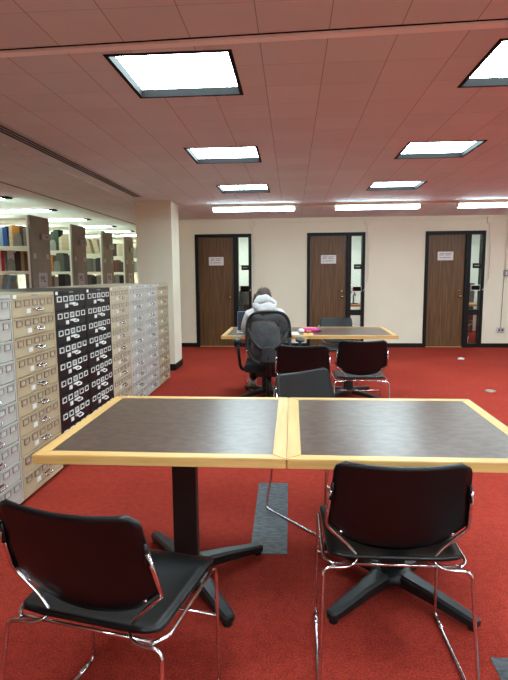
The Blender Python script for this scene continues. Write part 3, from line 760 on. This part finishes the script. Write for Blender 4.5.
for k in range(16):
    a = k*2.4; r_ = .05+.008*k; h_ = .22+.02*k
    p = Vector((r_*math.cos(a), r_*math.sin(a), h_)); d_ = Vector((math.cos(a), math.sin(a), .3)).normalized()*.09; s = Vector((-math.sin(a), math.cos(a), 0))*.03
    vs = [bm.verts.new(q) for q in (p-d_, p+s, p+d_, p-s)]; bm.faces.new(vs); tube(bm, [(0, 0, .12), tuple(p)], .003, 5)
obj('foliage', bm, mat('leaf_green', (60, 74, 56), .6, noise=((30,30,30), (150, 150, 140), 2)), t)

# ------------------------------------------------------------------ swivel chair with mesh back
def swivel(x, y, rz):
    t = thing('swivel_chair', 'black mesh-back swivel chair with armrests holding the seated person', 'chair', (x, y, 0), rz)
    # back frame : rounded loop, fabric inside
    cz, hh = .772, .25
    def rim(a):
        c, s = math.cos(a), math.sin(a); n = 3.4
        w = .208 if s > 0 else .208 - .035*(-s)**1.2
        X = w*math.copysign(abs(c)**(2/n), c); Z = cz + hh*math.copysign(abs(s)**(2/n), s)
        return X, Z
    def by(X, Z): return -.27 + .9*X*X - .22*((Z-cz)**2) * (1 if Z > cz else .2) - .03*math.cos((Z-.6)*6)
    bm = B(); pts = [rim(2*PI*k/48) for k in range(49)]
    tube(bm, [(X, by(X, Z), Z) for X, Z in pts], .0145, 8); obj('back_frame', bm, M['chairdark'], t)
    bm = B(); V = []
    cen = bm.verts.new((0, by(0, cz), cz)); prev = None
    rings = []
    for q in range(1, 8):
        f = q/7*.985; rings.append([bm.verts.new((X*f, by(X*f, cz+(Z-cz)*f), cz+(Z-cz)*f)) for X, Z in pts[:-1]])
    for k in range(48): fc = bm.faces.new((cen, rings[0][k], rings[0][(k+1) % 48])); fc.smooth = True
    for a, b_ in zip(rings, rings[1:]):
        for k in range(48): fc = bm.faces.new((a[k], b_[k], b_[(k+1) % 48], a[(k+1) % 48])); fc.smooth = True
    obj('back_mesh', bm, M['mesh'], t)
    # Y spine
    bm = B()
    for s in (-1, 1): tube(bm, [(s*.04, -.30, .655), (s*.09, -.305, .68), (s*.15, -.285, .75), (s*.195, -.25, .86)], [.018, .016, .013, .009], 8, rad=0)
    tube(bm, [(s_*.0, -.305, .66) for s_ in (0,)] + [(0, -.31, .58), (0, -.29, .47), (0, -.18, .40), (0, -.02, .40)], .028, 10, rad=.0)
    obj('spine', bm, M['chairdark'], t)
    bm = B(); grid(bm, 8, 8, lambda u, v: ((u-.5)*(.16-.02*v), -.325+.5*((u-.5)*.15)**2*10, (.535+.165*v) - .03*(2*u-1)**2*v)); o = solid(obj('lumbar_cover', bm, M['greyplastic'], t), .02)
    # seat
    bm = B(); bx(bm, -.24, .24, -.20, .27, .415, .50, .035); obj('seat_cushion', bm, M['seatfabric'], t)
    bm = B(); bx(bm, -.13, .13, -.12, .14, .36, .414, .01); obj('mechanism', bm, M['chairdark'], t)
    for s in (-1, 1):
        bm = B(); tube(bm, [(s*.2, .03, .40), (s*.285, .02, .42), (s*.30, -.01, .55), (s*.315, -.02, .70)], .016, 8, rad=.05); ar = obj('arm_support', bm, M['chairdark'], t)
        bm = B()
        for zz, q in ((.70, .7), (.712, 1), (.728, 1), (.738, .75)): pass
        prof = [(.7, .70), (1, .708), (1, .728), (.75, .738)]; rg = []
        for q, zz in prof:
            rg.append([bm.verts.new((s*.315+.045*q*math.cos(a*PI/10), .01+(.115*q)*math.copysign(abs(math.sin(a*PI/10))**.7, math.sin(a*PI/10)), zz)) for a in range(20)])
        for a, b_ in zip(rg, rg[1:]):
            for k in range(20): fc = bm.faces.new((a[k], a[(k+1) % 20], b_[(k+1) % 20], b_[k])); fc.smooth = True
        bm.faces.new(rg[0]); bm.faces.new(rg[-1]); obj('arm_pad', bm, M['greyplastic'], ar)
    bm = B(); tube(bm, [(0, 0, .1), (0, 0, .36)], .026, 12); obj('gas_post', bm, M['chairdark'], t)
    for k in range(5):
        a = 2*PI*k/5 + R(18); c_, s_ = math.cos(a), math.sin(a)
        bm = B(); tube(bm, [(0, 0, .115), (.17*c_, .17*s_, .10), (.31*c_, .31*s_, .078)], [.034, .026, .018], 8); l = obj('base_arm', bm, M['chairdark'], t)
        bm = B(); lathe(bm, [(.02, -.022), (.028, -.018), (.028, .018), (.02, .022)], (.31*c_, .31*s_, .029), 16, 'y'); tube(bm, [(.31*c_, .31*s_, .03), (.31*c_, .31*s_, .08)], .009, 8); obj('caster', bm, M['rubber'], l)
    return t
swivel(-.235, 5.19, R(2))

# ------------------------------------------------------------------ the person
skin = mat('skin', (205, 160, 134), .55, noise=((20, 20, 20), (198, 150, 124), 3))
hoodie = mat('light_grey_hoodie', (206, 203, 202), .9, noise=((14, 14, 14), (188, 186, 187), 5), bump=(14, .7, .02))
trousers = mat('dark_trousers', (26, 28, 36), .9, noise=((40, 40, 40), (34, 36, 46), 3), bump=(30, .4, .006))
hairm = mat('dark_brown_hair', (40, 27, 21), .6, noise=((90, 90, 14), (88, 62, 46), 5), bump=(120, .8, .004))
shoem = mat('white_shoe', (222, 220, 216), .6, noise=((30, 30, 30), (206, 204, 200), 2))
soles = M['rubber']
def skinmesh(name, verts, edges, radii, m, parent=None, root=0, sub=2):
    me = bpy.data.meshes.new(name); me.from_pydata(verts, edges, []); o = bpy.data.objects.new(name, me); C.objects.link(o)
    sm = o.modifiers.new('skin', 'SKIN'); sm.use_smooth_shade = True
    for i, r_ in enumerate(radii):
        rr = r_ if isinstance(r_, tuple) else (r_, r_)
        me.skin_vertices[0].data[i].radius = rr
        me.skin_vertices[0].data[i].use_root = (i == root)
    s = o.modifiers.new('sub', 'SUBSURF'); s.levels = sub; s.render_levels = sub
    dg = bpy.context.evaluated_depsgraph_get(); me2 = bpy.data.meshes.new_from_object(o.evaluated_get(dg))
    o.modifiers.clear(); o.data = me2; me2.materials.clear(); me2.materials.append(m)
    for p in me2.polygons: p.use_smooth = True
    if parent: o.parent = parent
    return o
PX, PY = -.265, 5.215
P = thing('person', 'person seen from behind in a light grey hoodie, head bowed over the far table', 'person', (PX, PY, 0))
S = [(0, -.03, .60), (0, .0, .74), (-.005, .05, .88), (-.01, .10, .985), (-.02, .145, 1.045), (-.025, .185, 1.10), (-.03, .21, 1.155)]
Rv = [.125, .115, .125, .09, .05, .068, .076]; E_ = [(i, i+1) for i in range(6)]
def chain(start, pts, rs):
    prev = start
    for p, r_ in zip(pts, rs):
        S.append(p); Rv.append(r_); E_.append((prev, len(S)-1)); prev = len(S)-1
    return prev
hands = []
for s in (-1, 1):
    w = chain(3, [(s*.155-.01, .07, .965), (s*.195, .10, .87), (s*.205, .17, .79), (s*.16, .30, .785), (s*.125, .385, .775)], [.058, .047, .042, .034, .025])
    h_ = chain(w, [(s*.11, .43, .772)], [(.032, .016)])
    for k in range(4):
        o_ = (k-1.5)*.018
        L_ = (.062, .075, .07, .055)[k if s < 0 else 3-k]
        b0 = (s*.105+o_, .452, .772); chain(h_, [b0, (b0[0]*.98, b0[1]+L_*.55, .773), (b0[0]*.97, b0[1]+L_, .764)], [.0085, .008, .0065])
    chain(w, [(s*.125-s*.03, .425, .768), (s*.125-s*.05, .452, .766)], [.011, .008])
    k_ = chain(0, [(s*.09, .06, .575), (s*.115, .26, .565), (s*.13, .43, .555), (s*.16, .62, .33), (s*.20, .84, .12), (s*.205, .88, .07)], [.092, .085, .06, .05, .035, .036])
    chain(k_, [(s*.21, .97, .045), (s*.212, 1.03, .035)], [(.034, .026), (.028, .018)])
body = skinmesh('body', S, E_, Rv, skin, P)
# face details on the head (turned away and down)
bm = B()
hc = Vector((-.03, .215, 1.14)); fwd = Vector((0, .8, -.6)); upv = Vector((0, .6, .8)); rt = Vector((1, 0, 0))
def hp(a, b_, c_): return tuple(hc + rt*a + fwd*b_ + upv*c_)
for s in (-1, 1): tube(bm, [hp(s*.028, .066, .012), hp(s*.028, .078, .012)], [.011, .006], 8)
obj('eyes', bm, M['white'], P)
bm = B(); tube(bm, [hp(0, .074, .012), hp(0, .092, -.018), hp(0, .076, -.026)], [.006, .012, .008], 8); tube(bm, [hp(-.022, .072, -.045), hp(0, .08, -.045), hp(.022, .072, -.045)], .006, 8)
for s in (-1, 1): tube(bm, [hp(s*.076, -.005, .015), hp(s*.086, -.012, 0), hp(s*.077, -.002, -.022)], [.008, .012, .006], 8)
obj('face_features', bm, skin, P)
# hair : cap plus loose tail falling over the left shoulder
bm = B()
def cap(u, v):
    th = v*PI*(.74 if math.sin(u*2*PI) < 0 else .62); ph = u*2*PI
    r_ = .090 + .003*math.sin(ph*9) + .003*math.sin(ph*23+v*9)
    q = upv*math.cos(th)*r_*1.06 + (rt*math.cos(ph)*.9 + fwd*math.sin(ph)*1.06)*math.sin(th)*r_
    return tuple(hc - fwd*.008 + upv*.004 + q)
grid(bm, 40, 14, cap)
for i in range(9):
    o_ = .006*i
    tube(bm, [hp(-.03-o_, -.085, -.02), (-.085-o_, .13, 1.09-.004*i), (-.115-o_, .085, 1.035-.006*i), (-.13-o_, .11, .99-.008*i)], [.018, .015, .012, .005], 6, rad=.02)
obj('hair', bm, hairm, P)
# hoodie
S2 = [(0, -.035, .54), (0, -.02, .66), (0, .0, .77), (-.005, .045, .88), (-.01, .085, .975), (-.015, .115, 1.02)]; R2 = [(.165, .15), (.165, .145), (.16, .14), (.155, .135), (.105, .1), (.075, .07)]
S, Rv, E_ = S2, R2, [(i, i+1) for i in range(5)]
for s in (-1, 1): chain(4, [(s*.155-.01, .07, .955), (s*.20, .095, .865), (s*.215, .165, .80), (s*.175, .29, .79), (s*.14, .375, .78)], [.073, .066, .06, .048, .038])
skinmesh('hoodie', S, E_, Rv, hoodie, P)
# crumpled hood lying over shoulders and nape
bm = B()
def hood(u, v):
    a = u*2*PI; b_ = v*2*PI
    R_, r_ = .068, .040 + .008*math.sin(3*a+1) + .005*math.sin(5*b_+2*a)
    back = max(0, -math.sin(a))
    r_ += .026*back
    x = (R_ + r_*math.cos(b_))*math.cos(a)*1.02; y = (R_ + r_*math.cos(b_))*math.sin(a)*.9
    z = r_*math.sin(b_)*1.25 - y*.1 + .012*math.sin(4*a) + .012*back
    return (-.014+x, .10+y*1.0, 1.068+z)
grid(bm, 40, 18, hood)
grid(bm, 12, 10, lambda u, v: (-.012+(u-.5)*(.24-.16*v*v), -.005-.04*math.sin(PI*v)-.02*math.sin(PI*u)-.0*v+.02*(2*u-1)**2, 1.085-.125*v+.008*math.sin(u*12)))
o = obj('hood', bm, hoodie, P); solid(o, .008)
# trousers
S = [(0, -.03, .60), (0, -.03, .66)]; Rv = [(.16, .115), (.15, .12)]; E_ = [(0, 1)]
for s in (-1, 1): chain(0, [(s*.09, .06, .585), (s*.115, .26, .58), (s*.13, .435, .56), (s*.158, .61, .34), (s*.192, .80, .16)], [.105, .098, .078, .064, .052])
skinmesh('trousers', S, E_, Rv, trousers, P)
for s in (-1, 1):
    bm = B(); tube(bm, [(s*.196, .82, .145), (s*.205, .875, .075)], [.043, .046], 12); obj('sock', bm, shoem, P)
    bm = B(); prof = [(.84, .03, .075), (.87, .043, .095), (.93, .046, .088), (1.0, .048, .062), (1.06, .042, .05), (1.09, .022, .036)]
    rg = []
    for (y_, w_, h_) in prof: rg.append([bm.verts.new((s*.208+w_*math.cos(a*PI/8), y_, .004 + max(0, .5+.5*math.sin(a*PI/8))*h_)) for a in range(16)])
    for a, b_ in zip(rg, rg[1:]):
        for k in range(16): fc = bm.faces.new((a[k], a[(k+1) % 16], b_[(k+1) % 16], b_[k])); fc.smooth = True
    bm.faces.new(rg[0]); bm.faces.new(rg[-1]); obj('shoe', bm, shoem, P)

# ------------------------------------------------------------------ on the far table
t = thing('laptop', 'open laptop with dark screen on the far table, left of the person', 'laptop', (-.44, 5.65, .74), R(4))
bm = B(); bx(bm, -.16, .16, -.11, .11, 0, .014, .003); lb = obj('laptop_base', bm, M['laptopgrey'], t)
bm = B(); bx(bm, -.14, .14, -.02, .085, .014, .0155); obj('keyboard', bm, M['chairdark'], lb)
bm = B(); bx(bm, -.16, .16, -.004, .004, 0, .215, .002); ls = obj('laptop_lid', bm, M['laptopgrey'], t); ls.location = (0, .112, .014); ls.rotation_euler = (R(-12), 0, 0)
bm = B(); bx(bm, -.157, .157, -.0052, -.004, .003, .209); obj('display', bm, M['screenblue'], ls)
bm = B(); prism(bm, [(-.02, 5.44), (.085, 5.47), (.06, 5.72), (-.05, 5.69)], 'z', .7405, .743); tag(obj('paper_sheet', bm, M['white']), 'white sheet of paper on the far table, right of the person', 'paper')
# pink and white pouch
t = thing('pencil_pouch', 'magenta and white fabric pouch lying on the far table', 'pouch', (.19, 5.72, .741), R(-8))
pink = mat('magenta_fabric', (214, 60, 140), .7, noise=((20, 20, 20), (196, 48, 124), 3)); 
def blob(a, b_, h_, cx_, cy_):
    bm = B(); rg = []
    for (q, zz) in ((.75, 0), (1, .25), (.95, .6), (.6, .92), (.05, 1)):
        rg.append([bm.verts.new((cx_+a*q*math.cos(k*PI/9)*(1+.12*math.sin(k*PI/9*3)), cy_+b_*q*math.sin(k*PI/9), zz*h_)) for k in range(18)])
    for u, v in zip(rg, rg[1:]):
        for k in range(18): fc = bm.faces.new((u[k], u[(k+1) % 18], v[(k+1) % 18], v[k])); fc.smooth = True
    bm.faces.new(rg[0]); bm.faces.new(rg[-1]); return bm
obj('pouch_body', blob(.105, .05, .05, 0, 0), pink, t)
obj('white_flap', blob(.035, .05, .042, -.085, -.045), M['white'], t)
obj('tan_tassel', blob(.03, .03, .03, .0, -.085), wood, t)
obj('dark_tip', blob(.03, .03, .03, .095, .02), mat('plum_fabric', (130, 30, 84), .7, noise=((20,20,20), (116, 24, 72), 2)), t)

# ------------------------------------------------------------------ world, camera
w = bpy.data.worlds.new('world'); bpy.context.scene.world = w; w.use_nodes = True
w.node_tree.nodes['Background'].inputs[0].default_value = (.6, .6, .6, 1); w.node_tree.nodes['Background'].inputs[1].default_value = .2
f, yaw, pitch, roll, ch = 519.45, R(4.22), R(7.225), R(.461), 1.378
R0 = Vector((math.cos(yaw), math.sin(yaw), 0))
F = Vector((-math.sin(yaw)*math.cos(pitch), math.cos(yaw)*math.cos(pitch), -math.sin(pitch)))
D0 = Vector((math.sin(yaw)*math.sin(pitch), -math.cos(yaw)*math.sin(pitch), -math.cos(pitch)))
Xc = R0*math.cos(roll) + D0*math.sin(roll); Yc = R0*math.sin(roll) - D0*math.cos(roll)
cam = bpy.data.cameras.new('camera'); co = bpy.data.objects.new('camera', cam); C.objects.link(co)
mt = Matrix((Xc, Yc, -F)).transposed().to_4x4(); mt.translation = Vector((0, 0, ch)); co.matrix_world = mt
cam.sensor_fit = 'VERTICAL'; cam.sensor_height = 24; cam.lens = f*24/680; cam.clip_start = .05; cam.clip_end = 60
sc = bpy.context.scene; sc.camera = co
sc.view_settings.view_transform = 'Standard'; sc.view_settings.look = 'None'; sc.view_settings.gamma = 1; sc.view_settings.exposure = .14
sc.cycles.max_bounces = 8; sc.cycles.diffuse_bounces = 5
